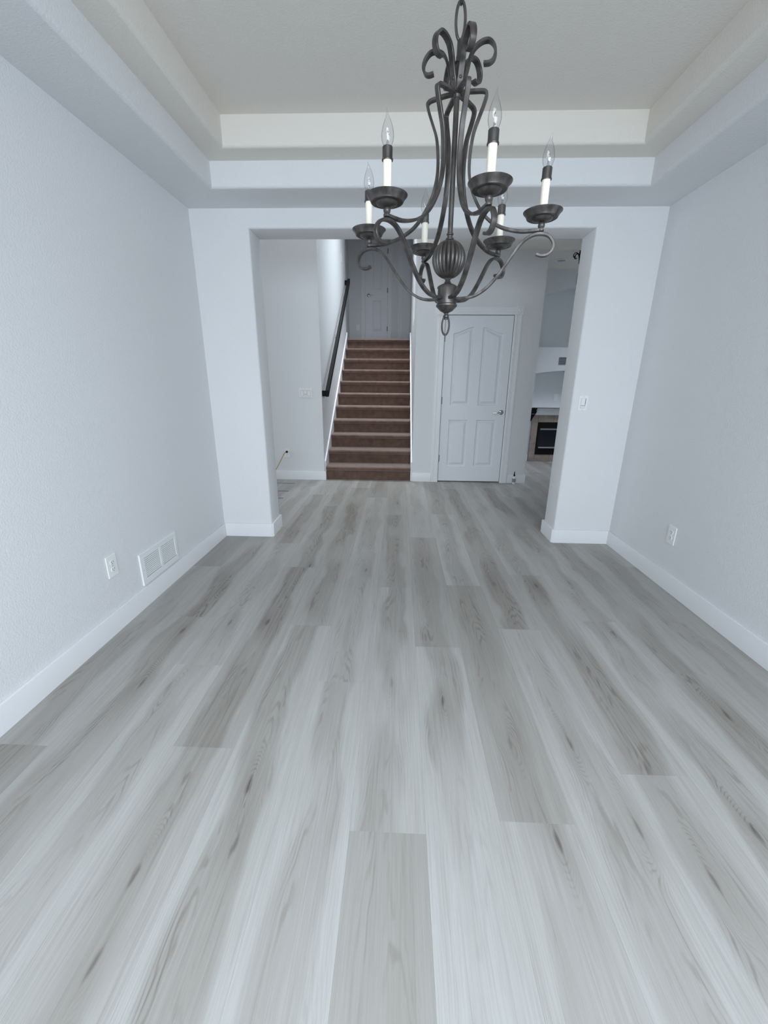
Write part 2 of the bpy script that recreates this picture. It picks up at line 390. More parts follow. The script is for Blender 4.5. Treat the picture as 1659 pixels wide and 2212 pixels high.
# ---- tray ceiling: soffit ring, two stepped faces with rounded lips
def rect(ix, z):
    fx0, fx1, fy0, fy1 = XL + ix, XR - ix, Y0 + ix, Y1 - ix * TB / T1
    return [(fx0, fy0, z), (fx1, fy0, z), (fx1, fy1, z), (fx0, fy1, z)]
mb = MB(); loops = [rect(0, H1), rect(T1, H1), rect(T1, ZT1), rect(T2, ZT1), rect(T2, ZT3)]
vs = [p for l in loops for p in l]; fs = []
for i in range(4):
    for k in range(4): fs.append((i * 4 + k, i * 4 + (k + 1) % 4, (i + 1) * 4 + (k + 1) % 4, (i + 1) * 4 + k))
fs.append((16, 17, 18, 19)); mb.add(vs, fs)
def tray_edges(e):
    a, b_ = e.verts[0].co, e.verts[1].co
    if abs(a.z - b_.z) > 1e-4: return False
    def ring(p, ix, z): return abs(p.z - z) < 1e-4 and min(abs(p.x - XL - ix), abs(p.x - XR + ix)) < 1e-4
    return any(ring(a, ix, z) and ring(b_, ix, z) for ix, z in ((T1, H1), (T2, ZT1)))
ceil = mb.build('ceiling', CEIL, bevel=0.022, seg=5, smooth=True, edge_sel=tray_edges, angle=0.5)
# the lower soffit and first riser carry the wall paint, the upper step and the top the ceiling paint
ceil.data.materials.append(WALL)
for p in ceil.data.polygons:
    if p.center.z < ZT1 - 0.008 : p.material_index = 1
struct(ceil, 'two-step tray ceiling with rounded lips', 'ceiling')
wall_box('ceiling_deck', XL - 0.12, XR + 0.12, Y0 - 0.12, Y1, 2.95, 3.05, CEIL, 'roof deck above the tray ceiling').name = 'ceiling_upper'

# ---- baseboards
BH, BT = 0.117, 0.014
def baseboard(name, poly, label):
    """closed plan polygon, with a small eased top"""
    mb = MB(); mb.prism(poly, 2, 0, BH)
    return struct(mb.build(name, TRIM, bevel=0.004, seg=2, smooth=True, edge_sel=lambda e: all(v.co.z > BH - 1e-4 for v in e.verts)), label, 'baseboard')
baseboard('baseboard_left', [(XL, Y0), (XL + BT, Y0), (XL + BT, Y1 - BT), (XL, Y1 - BT)], 'white baseboard along the left wall')
baseboard('baseboard_right', [(XR, Y0), (XR - BT, Y0), (XR - BT, Y1 - BT), (XR, Y1 - BT)], 'white baseboard along the right wall')
C_ = 0.016
baseboard('baseboard_front_left', [(XL, Y1), (XL, Y1 - BT), (XA + BT - C_, Y1 - BT), (XA + BT, Y1 - BT + C_), (XA + BT, YA + BT), (XL, YA + BT), (XL, YA), (XA, YA), (XA, Y1 + 0.003), (XA - 0.003, Y1)], 'white baseboard wrapping the left pier')
baseboard('baseboard_front_right', [(XR, Y1), (XR, Y1 - BT), (XB - BT + C_, Y1 - BT), (XB - BT, Y1 - BT + C_), (XB - BT, YA + BT), (XR, YA + BT), (XR, YA), (XB, YA), (XB, Y1 + 0.003), (XB + 0.003, Y1)], 'white baseboard wrapping the right pier')

# ---- hall shell
SXL, SXR = -1.010, 0.185            # stairwell walls
DX0, DX1, DZ1 = 0.535, 1.372, 2.078  # closet door opening
wall_box('wall_hall_left', -4.2, SXL, Y2, Y2 + 0.12, 0, 5.2, label='white hall wall left of the staircase')
hw = MB()
hw.box(SXR, DX0, Y2, Y2 + 0.12, 0, 5.2); hw.box(DX1, 1.698, Y2, Y2 + 0.12, 0, 5.2); hw.box(DX0, DX1, Y2, Y2 + 0.12, DZ1, 5.2)
struct(hw.build('wall_hall_right', WALL), 'white hall wall around the closet door', 'wall')
wall_box('wall_closet_back', DX0 - 0.2, DX1 + 0.2, Y2 + 0.75, Y2 + 0.85, 0, 2.7, label="back wall inside the closet")
wall_box('wall_closet_side', 1.578, 1.698, Y2 + 0.12, 7.1684, 0, 3.2, label="side wall between closet and living room")
# entry side with its tall window
ew = MB(); ey0, ey1, ez0, ez1 = 3.8, 5.25, 0.2, 2.5
ew.box(-4.2, -4.08, YA, ey0, 0, 5.2); ew.box(-4.2, -4.08, ey1, Y2, 0, 5.2); ew.box(-4.2, -4.08, ey0, ey1, 0, ez0); ew.box(-4.2, -4.08, ey0, ey1, ez1, 5.2)
struct(ew.build('wall_entry', WALL), 'entry wall at the left end of the hall', 'wall')
window('window_4', 0, ey0, ey1, ez0, ez1, -4.17, -4.12, 1, 'tall entry glazing at the left end of the hall')
wall_box('wall_entry_front', -4.2, XL - 0.12, YA - 0.12, YA, 0, 5.2, label="hall wall behind the dining room's left side")
fc = MB(); fc.box(-4.2, -0.85, YA, Y2, 5.2, 5.3); fc.box(0.15, 0.52, YA, Y2, 5.2, 5.3); fc.box(-0.85, 0.15, YA, 4.05, 5.2, 5.3); fc.box(-0.85, 0.15, 5.05, Y2, 5.2, 5.3)
struct(fc.build('ceiling_foyer', CEIL), 'high foyer ceiling with an opening for the added fill light', 'ceiling')
wall_box('ceiling_hall', 0.40, 5.2, YA, Y2, 2.757, 2.95, CEIL, 'dim hall ceiling right of the staircase')
wall_box('wall_living_front', XR + 0.12, 5.2, YA - 0.12, YA, 0, 3.2, label="living room wall nearest the viewer")
wall_box('wall_hall_upper', 0.40, 0.52, YA, Y2, 2.95, 5.2, label="upper foyer wall above the hall ceiling")
# stairwell
wall_box('wall_stair_left', SXL - 0.12, SXL, Y2 + 0.12, 8.2, 0, 5.2, label='bright white wall left of the stairs carrying the handrail')
wall_box('wall_landing_left', -1.206, -1.086, 8.2, 9.34, 0, 5.2, label="left wall of the upstairs landing")
rw = MB(); ry0, ry1, rz0, rz1 = 6.30, 7.20, 2.15, 3.50
rw.box(SXR, SXR + 0.12, Y2 + 0.12, ry0, 0, 5.2); rw.box(SXR, SXR + 0.12, ry1, 9.34, 0, 5.2)
rw.box(SXR, SXR + 0.12, ry0, ry1, 0, rz0); rw.box(SXR, SXR + 0.12, ry0, ry1, rz1, 5.2)
struct(rw.build('wall_stair_right', WALL), 'white wall right of the stairs', 'wall')
window('window_2', 0, ry0, ry1, rz0, rz1, SXR + 0.03, SXR + 0.08, 1, 'narrow window in the right stairwell wall')
wall_box('wall_landing_light_block', SXL, SXR, 8.02, 8.2, 3.72, 5.2, label="added unseen wall piece that keeps overhead light off the landing")  # unseen piece put in to block overhead light from the landing doors
LD0, LD1, LD2, LDZ = -0.744, -0.285, 0.06, 2.0458    # landing doors
wall_box('wall_landing_back', -2.0, SXR + 0.12, 9.34, 9.46, 0, 5.2, label='shaded wall at the top of the stairs')
so = MB(); so.box(-1.3, 0.4, Y2, 5.9, 5.2, 5.3); so.box(-1.3, 0.4, 7.2, 9.46, 5.2, 5.3); so.box(-1.3, -0.85, 5.9, 7.2, 5.2, 5.3); so.box(0.0, 0.4, 5.9, 7.2, 5.2, 5.3)  # opening left for the added light above the stairs
struct(so.build('ceiling_stair', CEIL), 'ceiling above the stairs', 'ceiling')
# living room
wall_box('wall_living_right', 5.08, 5.2, YA, 5.3, 0, 3.2, label="right wall of the living room")
lw = MB(); lw.box(5.08, 5.2, 5.3, 7.3, 0, 0.6); lw.box(5.08, 5.2, 5.3, 7.3, 2.6, 3.2); lw.box(5.08, 5.2, 7.3, 7.9, 0, 3.2)
struct(lw.build('wall_living_window', WALL), 'window wall of the living room', 'wall')
window('window_5', 0, 5.3, 7.3, 0.6, 2.6, 5.1, 5.15, 2, 'living room window out of frame')
lc = MB(); lc.box(1.578, 2.8, Y2, 7.9, 2.95, 3.1); lc.box(3.5, 5.2, Y2, 7.9, 2.95, 3.1); lc.box(2.8, 3.5, Y2, 5.8, 2.95, 3.1); lc.box(2.8, 3.5, 6.5, 7.9, 2.95, 3.1)  # opening left for the added living room light
struct(lc.build('ceiling_living', CEIL), 'dim ceiling of the living room', 'ceiling')
# living room fireplace wall with two arched niches
FY = 7.1684
def arc(x0, x1, zs, zt, n=14):
    """points of a flat arch from (x1,zs) over the crown to (x0,zs)"""
    return [(x1 + (x0 - x1) * i / n, zs + (zt - zs) * (1 - (2 * i / n - 1) ** 2)) for i in range(n + 1)]
def arched_wall():
    bm = bmesh.new(); x0, x1 = 1.58, 5.08; NX0, NX1 = 2.16, 3.66
    cols = [NX0 + (NX1 - NX0) * i / 14 for i in range(15)]
    def zarc(x, zs, zt): t = 2 * (x - NX0) / (NX1 - NX0) - 1; return zs + (zt - zs) * (1 - t * t)
    mbx = MB()
    mbx.box(x0, NX0, FY, FY + 0.34, 0, 2.95); mbx.box(NX1, x1, FY, FY + 0.34, 0, 2.95)
    mbx.box(NX0, NX1, FY, FY + 0.34, 0, 0.90)
    mbx.box(NX0, NX1, FY + 0.28, FY + 0.34, 0.90, 2.95)
    for i in range(14):
        a, c = cols[i], cols[i + 1]
        for zs, zt, top in ((1.435, 1.50, 1.845), (2.585, 2.72, 2.95)):
            za, zc = zarc(a, zs, zt), zarc(c, zs, zt)
            mbx.add([(a, FY, za), (c, FY, zc), (c, FY, top), (a, FY, top), (a, FY + 0.28, za), (c, FY + 0.28, zc), (c, FY + 0.28, top), (a, FY + 0.28, top)],
                    [(0, 1, 2, 3), (0, 4, 5, 1), (3, 2, 6, 7)])
    return mbx
bm_ = arched_wall()
struct(bm_.build('wall_living_back', WALL), 'living room wall with two arched niches', 'wall')
baseboard('baseboard_living', [(1.70, FY), (1.70, FY - BT), (2.232, FY - BT), (2.232, FY)], 'white baseboard left of the fireplace')

# hall baseboards
baseboard('baseboard_hall_left', [(-4.0, Y2), (-4.0, Y2 - BT), (SXL + 0.022, Y2 - BT), (SXL + 0.022, Y2 + 0.03), (SXL, Y2 + 0.03), (SXL, Y2)], 'white baseboard left of the stairs')
baseboard('baseboard_hall_middle', [(SXR, Y2), (SXR, Y2 - BT), (DX0 - 0.095, Y2 - BT), (DX0 - 0.095, Y2)], 'white baseboard between stairs and closet door')
baseboard('baseboard_hall_right', [(DX1 + 0.098, Y2), (DX1 + 0.098, Y2 - BT), (1.698 + BT, Y2 - BT), (1.698 + BT, Y2 + 0.3), (1.698, Y2 + 0.3), (1.698, Y2)], 'white baseboard right of the closet door')

# ------------------------------------------------------------------ staircase
SY, RISE, RUN, NOS = 5.5266, 0.18598, 0.26289, 0.032
st = empty('staircase', (-0.41, SY, 0), 'straight flight of brown carpeted stairs between white walls', 'stairs')
cx0, cx1 = SXL + 0.022, SXR - 0.022
def step_mesh(k):
    y0 = SY + (k - 1) * RUN; zt = k * RISE
    y1 = y0 + RUN
    p = [(y0, 0), (y0, zt - 0.058), (y0 - NOS * 0.75, zt - 0.055), (y0 - NOS * 1.05, zt - 0.042), (y0 - NOS * 1.15, zt - 0.026), (y0 - NOS * 1.0, zt - 0.012), (y0 - NOS * 0.6, zt - 0.003), (y0 - NOS * 0.1, zt), (y1, zt), (y1, 0)]
    mb = MB(); mb.prism([(y - SY, z) for y, z in p], 0, cx0 + 0.41, cx1 + 0.41)
    return mb
for k in range(1, 11): step_mesh(k).build('step', CARPET, st, smooth=True, angle=0.9)
y0 = SY + 10 * RUN; zt = 11 * RISE
p = [(y0, 0), (y0, zt - 0.058), (y0 - NOS * 0.75, zt - 0.055), (y0 - NOS * 1.15, zt - 0.026), (y0 - NOS * 0.6, zt - 0.003), (y0, zt), (9.337, zt), (9.337, 0)]
mb = MB(); mb.prism([(y - SY, z) for y, z in p], 0, cx0 + 0.41, cx1 + 0.41)
mb.build('landing', CARPET, st, smooth=True, angle=0.9)
# sloped skirt boards
sk = MB(); sk.prism([(Y2 + 0.03, 0), (Y2 + 0.03, 0.255), (8.16, 2.095), (8.2, 2.16), (8.2, 1.7), (SY + 0.3, 0)], 0, SXL, SXL + 0.02)
struct(sk.build('trim_1', TRIM, bevel=0.004, seg=2), 'white sloped skirt board along the left of the stairs', 'trim')
sk = MB(); sk.prism([(Y2 + 0.001, 0), (Y2 + 0.001, 0.26), (8.16, 2.10), (8.3, 2.17), (8.3, 1.7), (SY + 0.3, 0)], 0, SXR - 0.02, SXR)
struct(sk.build('trim_2', TRIM, bevel=0.004, seg=2), 'white sloped skirt board along the right of the stairs', 'trim')

# handrail: square black rail with returns into the wall, metal brackets
hr = empty('handrail', (SXL, 5.5, 1.1), 'black square handrail climbing the left stair wall', 'handrail')
RX0, RX1 = -0.966, -0.921
def hz(y): return 1.137 + 0.7028 * (y - 5.5)
mb = MB(); ya, yb, h2 = 5.505, 8.13, 0.040
mb.prism([(ya, hz(ya) - h2), (ya, hz(ya) + h2), (yb, hz(yb) + h2), (yb, hz(yb) - h2)], 0, RX0, RX1)
o = mb.build('rail', BLACK, hr, bevel=0.005); o.matrix_parent_inverse = Matrix.Translation((-SXL, -5.5, -1.1))
for yy in (ya, yb - 0.05):
    mb = MB(); mb.box(SXL + 0.002, RX0, yy, yy + 0.05, hz(yy) - 0.034, hz(yy) + 0.038)
    o = mb.build('return_block', BLACK, hr, bevel=0.003); o.matrix_parent_inverse = Matrix.Translation((-SXL, -5.5, -1.1))
for yy in (5.6, 6.79, 7.83):
    mb = MB(); zb = hz(yy) - h2
    mb.tube([(SXL + 0.006, yy, zb - 0.055), (SXL + 0.03, yy, zb - 0.055), (SXL + 0.055, yy, zb - 0.035), (SXL + 0.062, yy, zb - 0.002)], 0.006, 8)
    mb.lathe([(0.0, zb - 0.055), (0.001, zb - 0.055)], 4, cx=SXL + 0.01, cy=yy)
    mb.box(SXL + 0.001, SXL + 0.007, yy - 0.022, yy + 0.022, zb - 0.085, zb - 0.025)
    o = mb.build('bracket', CHROME, hr, smooth=True); o.matrix_parent_inverse = Matrix.Translation((-SXL, -5.5, -1.1)); o['label'] = 'satin metal bracket'

# ------------------------------------------------------------------ doors
def bumped(mb, x0, x1, z0, z1, y, dep, top=None, wid=0.030):
    """raised-and-fielded panel: sunk moulding then a field almost flush. top(x)->z for an arched head. faces -y"""
    n = 12 if top else 1
    def ring(d):
        a, b_ = x0 + d, x1 - d
        pts = [(a, z0 + d), (b_, z0 + d)]
        for i in range(n + 1):
            x = b_ + (a - b_) * i / n
            pts.append((x, (top(min(max(x, x0), x1)) if top else z1) - d))
        return pts
    rings = [(0, y), (wid * 0.25, y + dep), (wid * 0.55, y + dep), (wid * 1.25, y + dep * 0.15)]
    rs = [ring(d) for d, _ in rings]; m = len(rs[0]); vs = []; fs = []
    for (d, yy), r in zip(rings, rs): vs += [(px, yy, pz) for px, pz in r]
    for i in range(len(rings) - 1):
        for k in range(m): fs.append((i * m + k, i * m + (k + 1) % m, (i + 1) * m + (k + 1) % m, (i + 1) * m + k))
    fs.append(tuple((len(rings) - 1) * m + k for k in range(m)))
    mb.add(vs, fs)
    return rs[0]
def door_leaf(x0, x1, z0, z1, y, panels, th=0.035):
    """leaf whose front face at y is a grid with holes for the panels; panels: (px0,px1,pz0,pz1,top)"""
    mb = MB()
    xs = sorted(set([x0, x1] + [v for p in panels for v in p[:2]]))
    cols = []
    for a, b_ in zip(xs[:-1], xs[1:]):
        here = sorted([p for p in panels if p[0] <= a + 1e-6 and p[1] >= b_ - 1e-6], key=lambda p: p[2])
        zcur = z0
        for p in here:
            mb.add([(a, y, zcur), (b_, y, zcur), (b_, y, p[2]), (a, y, p[2])], [(0, 1, 2, 3)])
            if p[4]:
                n = 12
                nxt = z1
                later = [q for q in here if q[2] > p[2]]
                if later: nxt = later[0][2]
                pts = [(a + (b_ - a) * i / n) for i in range(n + 1)]
                for u, v_ in zip(pts[:-1], pts[1:]):
                    mb.add([(u, y, p[4](u)), (v_, y, p[4](v_)), (v_, y, nxt), (u, y, nxt)], [(0, 1, 2, 3)])
                zcur = nxt
            else: zcur = p[3]
        if zcur < z1 - 1e-5: mb.add([(a, y, zcur), (b_, y, zcur), (b_, y, z1), (a, y, z1)], [(0, 1, 2, 3)])
    mb.add([(x0, y, z0), (x1, y, z0), (x1, y, z1), (x0, y, z1), (x0, y + th, z0), (x1, y + th, z0), (x1, y + th, z1), (x0, y + th, z1)],
           [(4, 7, 6, 5), (0, 4, 5, 1), (1, 5, 6, 2), (2, 6, 7, 3), (3, 7, 4, 0)])
    return mb
def lever(parent, x, y, z, dirx):
    mb = MB(); n = 20
    prof = [(0.0, 0), (0.032, 0), (0.032, -0.005), (0.027, -0.010), (0.012, -0.012), (0.010, -0.045), (0.0, -0.046)]
    vs = []; fs = []
    for r, dy in prof:
        for k in range(n): vs.append((x + r * math.cos(2 * PI * k / n), y + dy, z + r * math.sin(2 * PI * k / n)))
    for i in range(len(prof) - 1):
        for k in range(n): fs.append((i * n + k, (i + 1) * n + k, (i + 1) * n + (k + 1) % n, i * n + (k + 1) % n))
    mb.add(vs, fs)
    mb.tube([(x, y - 0.040, z), (x + dirx * 0.03, y - 0.046, z + 0.001), (x + dirx * 0.065, y - 0.046, z - 0.008), (x + dirx * 0.095, y - 0.042, z - 0.006), (x + dirx * 0.108, y - 0.042, z - 0.010)], [0.009, 0.009, 0.008, 0.0075, 0.006], 10)
    o = mb.build('door_lever', CHROME, parent, smooth=True); o['label'] = 'chrome lever handle'
def hinge(parent, x, y, z):
    mb = MB(); mb.lathe([(0.006, z - 0.045), (0.006, z + 0.045)], 10, cx=x, cy=y - 0.004); mb.box(x - 0.012, x + 0.012, y - 0.001, y + 0.002, z - 0.045, z + 0.045)
    o = mb.build('hinge', HINGE, parent, smooth=True); o['label'] = 'dull metal hinge'
d1 = empty('door_1', (0, 0, 0), 'white four-panel arched closet door right of the stairs', 'door', kind='structure')
yd = Y2 + 0.006
topL = lambda x: 1.872 + 0.070 * (0.5 - 0.5 * math.cos(PI * min(1, max(0, (x - 0.648) / 0.247))))
topR = lambda x: 1.942 - 0.072 * (0.5 - 0.5 * math.cos(PI * min(1, max(0, (x - 1.005) / 0.252))))
pan = [(0.648, 0.895, 0.218, 0.829, None), (1.005, 1.257, 0.218, 0.829, None), (0.648, 0.895, 1.015, None, topL), (1.005, 1.257, 1.015, None, topR)]
door_leaf(DX0 + 0.006, DX1 - 0.006, 0.014, DZ1 - 0.006, yd, pan).build('door_leaf', DOORM, d1)
for p_ in pan:
    mb = MB(); bumped(mb, p_[0], p_[1], p_[2], p_[3], yd, 0.014, p_[4], 0.040); mb.build('door_panel', DOORM, d1)
lever(d1, 1.312, yd, 0.930, -1)
mb = MB(); mb.box(DX1 - 0.0085, DX1 - 0.0035, yd - 0.001, yd + 0.01, 0.90, 0.955); mb.build('latch_plate', CHROME, d1)
for z in (0.32, 1.07, 1.82): hinge(d1, DX0 + 0.003, yd, z)
# casing with corner blocks
t3 = empty('trim_3', (0, 0, 0), 'white casing with corner blocks around the closet door', 'trim', kind='structure')
def casing(mb, x0, x1, z0, z1, y, vertical=True):
    t = 0.016
    if vertical:
        w_ = x1 - x0
        mb.prism([(x0, y), (x0, y - t * .8), (x0 + w_ * .1, y - t), (x0 + w_ * .3, y - t), (x0 + w_ * .36, y - t * .88), (x0 + w_ * .64, y - t * .88), (x0 + w_ * .7, y - t), (x0 + w_ * .9, y - t), (x1, y - t * .8), (x1, y)], 2, z0, z1)
    else:
        w_ = z1 - z0
        mb.prism([(y, z0), (y - t * .8, z0), (y - t, z0 + w_ * .1), (y - t, z0 + w_ * .3), (y - t * .88, z0 + w_ * .36), (y - t * .88, z0 + w_ * .64), (y - t, z0 + w_ * .7), (y - t, z0 + w_ * .9), (y - t * .8, z1), (y, z1)], 0, x0, x1)
    return mb
casing(MB(), DX0 - 0.092, DX0, 0, DZ1, Y2).build('side_casing', TRIM, t3)
casing(MB(), DX1, DX1 + 0.092, 0, DZ1, Y2).build('side_casing', TRIM, t3)
casing(MB(), DX0, DX1, DZ1, DZ1 + 0.088, Y2, False).build('head_casing', TRIM, t3)
for x in (DX0 - 0.096, DX1 - 0.001):
    mb = MB(); mb.box(x, x + 0.097, Y2 - 0.022, Y2, DZ1, DZ1 + 0.096)
    n = 24; cxx, czz = x + 0.0485, DZ1 + 0.048
    for r0, r1, q0, q1 in ((0.036, 0.030, 0.0, 0.003), (0.030, 0.022, 0.003, 0.0005), (0.022, 0.014, 0.0005, 0.0025), (0.014, 0.0001, 0.0025, 0.0035)):
        vs = [(cxx + r * math.cos(2 * PI * k / n), Y2 - 0.0221 - q, czz + r * math.sin(2 * PI * k / n)) for r, q in ((r0, q0), (r1, q1)) for k in range(n)]
        mb.add(vs, [(k, (k + 1) % n, n + (k + 1) % n, n + k) for k in range(n)])
    mb.build('corner_block', TRIM, t3)
# upper landing doors
def landing_door(name, x0, x1, lab, lever_side, hinges):
    d = empty(name, (0, 0, 0), lab, 'door', kind='structure'); y = 9.34 - 0.012
    pa, pb = x0 + 0.145 if x1 - x0 < 0.5 else x0 + 0.15, x1 - 0.125
    pn = [(pa, pb, LDZ + 0.25, LDZ + 0.84, None), (pa, pb, LDZ + 1.04, LDZ + 1.86, None)]
    door_leaf(x0 + 0.004, x1 - 0.004, LDZ + 0.012, LDZ + 2.03, y, pn, 0.011).build('door_leaf', DOORM, d)
    for q in pn:
        mb = MB(); bumped(mb, q[0], q[1], q[2], q[3], y, 0.009, None, 0.03); mb.build('door_panel', DOORM, d)
    if lever_side: lever(d, x0 + 0.065, y, LDZ + 0.93, 1)
    for z in hinges: hinge(d, x1 - 0.002, y, LDZ + z)
    c = MB(); casing(c, x0 - 0.09, x0, LDZ, LDZ + 2.05, 9.34).build('side_casing', TRIM, d)
    c = MB(); casing(c, x1, min(x1 + 0.09, SXR - 0.001), LDZ, LDZ + 2.05, 9.34).build('side_casing', TRIM, d)
    c = MB(); casing(c, x0 - 0.09, min(x1 + 0.09, SXR - 0.001), LDZ + 2.05, LDZ + 2.14, 9.34, False).build('head_casing', TRIM, d)
landing_door('door_2', LD0, LD1, 'narrow white upstairs door with a lever handle', True, (0.30, 1.02, 1.72))
landing_door('door_3', 0.02 - 0.0, SXR - 0.01 + 0.0, 'edge of a second white door at the top of the stairs', False, ())

# ------------------------------------------------------------------ plates, vent, outlets
def place(o, loc, normal):
    """local frame: x to the right along the wall seen from the room, y = out of the wall, z up"""
    rz = {'+x': -PI / 2, '-x': PI / 2, '-y': PI, '+y': 0}[normal]
    o.location = loc; o.rotation_euler = (0, 0, rz)
def plate_mesh(w_, h, t=0.006):
    mb = MB(); mb.box(-w_ / 2, w_ / 2, 0, t, -h / 2, h / 2); return mb
def screw(parent, x, z, y=0.006):
    mb = MB(); n = 10
    vs = [(x + r * math.cos(2 * PI * k / n), yy, z + r * math.sin(2 * PI * k / n)) for r, yy in ((0.0035, y), (0.003, y + 0.0012)) for k in range(n)]
    mb.add(vs, [(k, (k + 1) % n, n + (k + 1) % n, n + k) for k in range(n)] + [tuple(range(n, 2 * n))])
    mb.box(x - 0.0028, x + 0.0028, y + 0.0012, y + 0.0014, z - 0.0005, z + 0.0005)
    mb.build('screw', SILVER, parent)
def outlet(loc, normal, label, w_=0.076, h=0.120):
    e = empty('wall_outlet', loc, label, 'outlet'); place(e, loc, normal)
    plate_mesh(w_, h).build('cover_plate', PLATE, e, bevel=0.002, seg=2)
    for zz in (0.0195, -0.0195):
        mb = MB(); n = 20
        pts = [(0.0165 * math.cos(2 * PI * k / n), max(-0.0125, min(0.0125, 0.0165 * math.sin(2 * PI * k / n)))) for k in range(n)]
        mb.prism([(a, b_ + zz) for a, b_ in pts], 1, 0.004, 0.0085)
        r = mb.build('receptacle', PLATE, e)
        for sx_, sz_, sw, sh in ((-0.0065, 0.004, 0.0024, 0.009), (0.0065, 0.004, 0.0024, 0.007)):
            MB().box(sx_ - sw / 2, sx_ + sw / 2, 0.0085, 0.0088, zz + sz_ - sh / 2, zz + sz_ + sh / 2).build('slot', DARK, r)
        mb = MB(); mb.prism([(0.0025 * math.cos(2 * PI * k / 10), zz - 0.0065 + 0.0025 * math.sin(2 * PI * k / 10)) for k in range(10)], 1, 0.0085, 0.0088)
        mb.build('ground_hole', DARK, r)
    screw(e, 0, 0)
    return e
outlet((XL, 1.921, 0.360), '+x', 'white duplex outlet low on the left wall beside the vent')
outlet((XR, 2.570, 0.361), '-x', 'white duplex outlet low on the right wall')
outlet((-1.510, Y2, 0.362), '-y', 'hall outlet with a yellow cord plugged in')
e = empty('wall_outlet', (-0.99, 9.34, 2.35), 'small outlet on the shaded wall left of the upstairs door', 'outlet'); place(e, (-0.90, 9.34, 2.37), '-y')
plate_mesh(0.070, 0.115).build('cover_plate', PLATE, e, bevel=0.002)
for zz in (0.02, -0.02): MB().box(-0.016, 0.016, 0.006, 0.008, zz - 0.013, zz + 0.013).build('receptacle', PLATE, e)
# dimmer switch on the right pier
e = empty('light_switch', (1.411, Y1, 1.152), 'single white dimmer switch on the pier right of the opening', 'switch'); place(e, (1.411, Y1, 1.152), '-y')
plate_mesh(0.070, 0.112).build('cover_plate', PLATE, e, bevel=0.002)
MB().box(-0.0185, 0.0185, 0.0055, 0.0064, -0.036, 0.036).build('switch_recess', GAPM, e)['label'] = 'grey shadow gap'
mb = MB(); mb.prism([(0.006, -0.015), (0.0085, -0.015), (0.010, 0.0345), (0.006, 0.0345)], 0, -0.0125, 0.017); mb.build('rocker', PLATE, e)
MB().box(-0.0165, 0.017, 0.006, 0.0085, -0.0335, -0.0205).build('lower_button', PLATE, e)
MB().box(-0.0165, -0.0138, 0.006, 0.0095, -0.006, 0.033).build('dimmer_slider', GREYV, e)
screw(e, 0, 0.0485); screw(e, 0, -0.0485)
# triple switch on the hall wall
e = empty('light_switch', (-1.221, Y2, 1.146), 'white three-gang switch plate on the hall wall beside the stairs', 'switch'); place(e, (-1.221, Y2, 1.146), '-y')
plate_mesh(0.165, 0.112).build('cover_plate', PLATE, e, bevel=0.002)
for i, xx in enumerate((0.046, 0, -0.046)):
    MB().box(xx - 0.0185, xx + 0.0185, 0.0055, 0.0064, -0.036, 0.036).build('switch_recess', GAPM, e)
    if i == 1:
        MB().box(xx - 0.016, xx + 0.016, 0.006, 0.010, -0.012, 0.0335).build('rocker', PLATE, e)
        MB().box(xx - 0.016, xx + 0.016, 0.006, 0.009, -0.0335, -0.018).build('lower_button', PLATE, e)
    else:
        mb = MB(); mb.prism([(0.006, -0.0335), (0.0115, -0.0335), (0.007, 0.0), (0.0105, 0.0335), (0.006, 0.0335)], 0, xx - 0.016, xx + 0.016); mb.build('rocker', PLATE, e)
    screw(e, xx, 0.0485); screw(e, xx, -0.0485)
# faint plate high on the stair wall
e = empty('wall_plate', (SXL, 7.72, 3.23), 'small white plate high on the wall above the handrail', 'switch'); place(e, (SXL, 7.72, 3.23), '+x')
plate_mesh(0.075, 0.12).build('cover_plate', PLATE, e, bevel=0.002); MB().box(-0.016, 0.016, 0.006, 0.009, -0.034, 0.034).build('rocker', PLATE, e)

# return-air grille
VY0, VY1, VZ0, VZ1 = 2.138, 2.536, 0.128, 0.322
vc = ((VY0 + VY1) / 2, (VZ0 + VZ1) / 2)
v = empty('wall_vent', (XL, vc[0], vc[1]), 'white louvred air grille low on the left wall above the baseboard', 'vent')
place(v, (XL, vc[0], vc[1]), '+x')       # local x runs toward the camera (-y world)
hw_, hh = (VY1 - VY0) / 2, (VZ1 - VZ0) / 2
ox0, ox1, oz0, oz1 = -0.178, 0.160, -0.060, 0.070
ox0, ox1 = -(2.515 - vc[0]), -(2.175 - vc[0])
mul0, mul1 = -(2.356 - vc[0]), -(2.336 - vc[0])
f = MB(); T = 0.009
for r in ((-hw_, ox0, -hh, hh), (ox1, hw_, -hh, hh), (ox0, ox1, oz1, hh), (ox0, ox1, -hh, oz0)): f.box(r[0], r[1], 0, T, r[2], r[3])
f.build('frame', VENTW, v)
MB().box(mul0, mul1, 0.001, T, oz0, oz1).build('mullion', VENTW, v)
MB().box(ox0, ox1, 0.0002, 0.0008, oz0, oz1).build('duct_opening', DARK, v)
ns = 11; pitch = (oz1 - oz0) / ns
for a, b_ in ((ox0, mul0), (mul1, ox1)):
    for i in range(ns):
        z = oz0 + (i + 0.5) * pitch; s_ = pitch * 0.20
        mb = MB(); mb.prism([(0.0012, z + s_ + 0.001), (0.008, z - s_ + 0.0005), (0.0088, z - s_ + 0.0015), (0.002, z + s_ + 0.002)], 0, a, b_)
        mb.build('slat', VENTW, v)
screw(v, hw_ - 0.017, -0.005, T); screw(v, -hw_ + 0.013, 0.0, T)

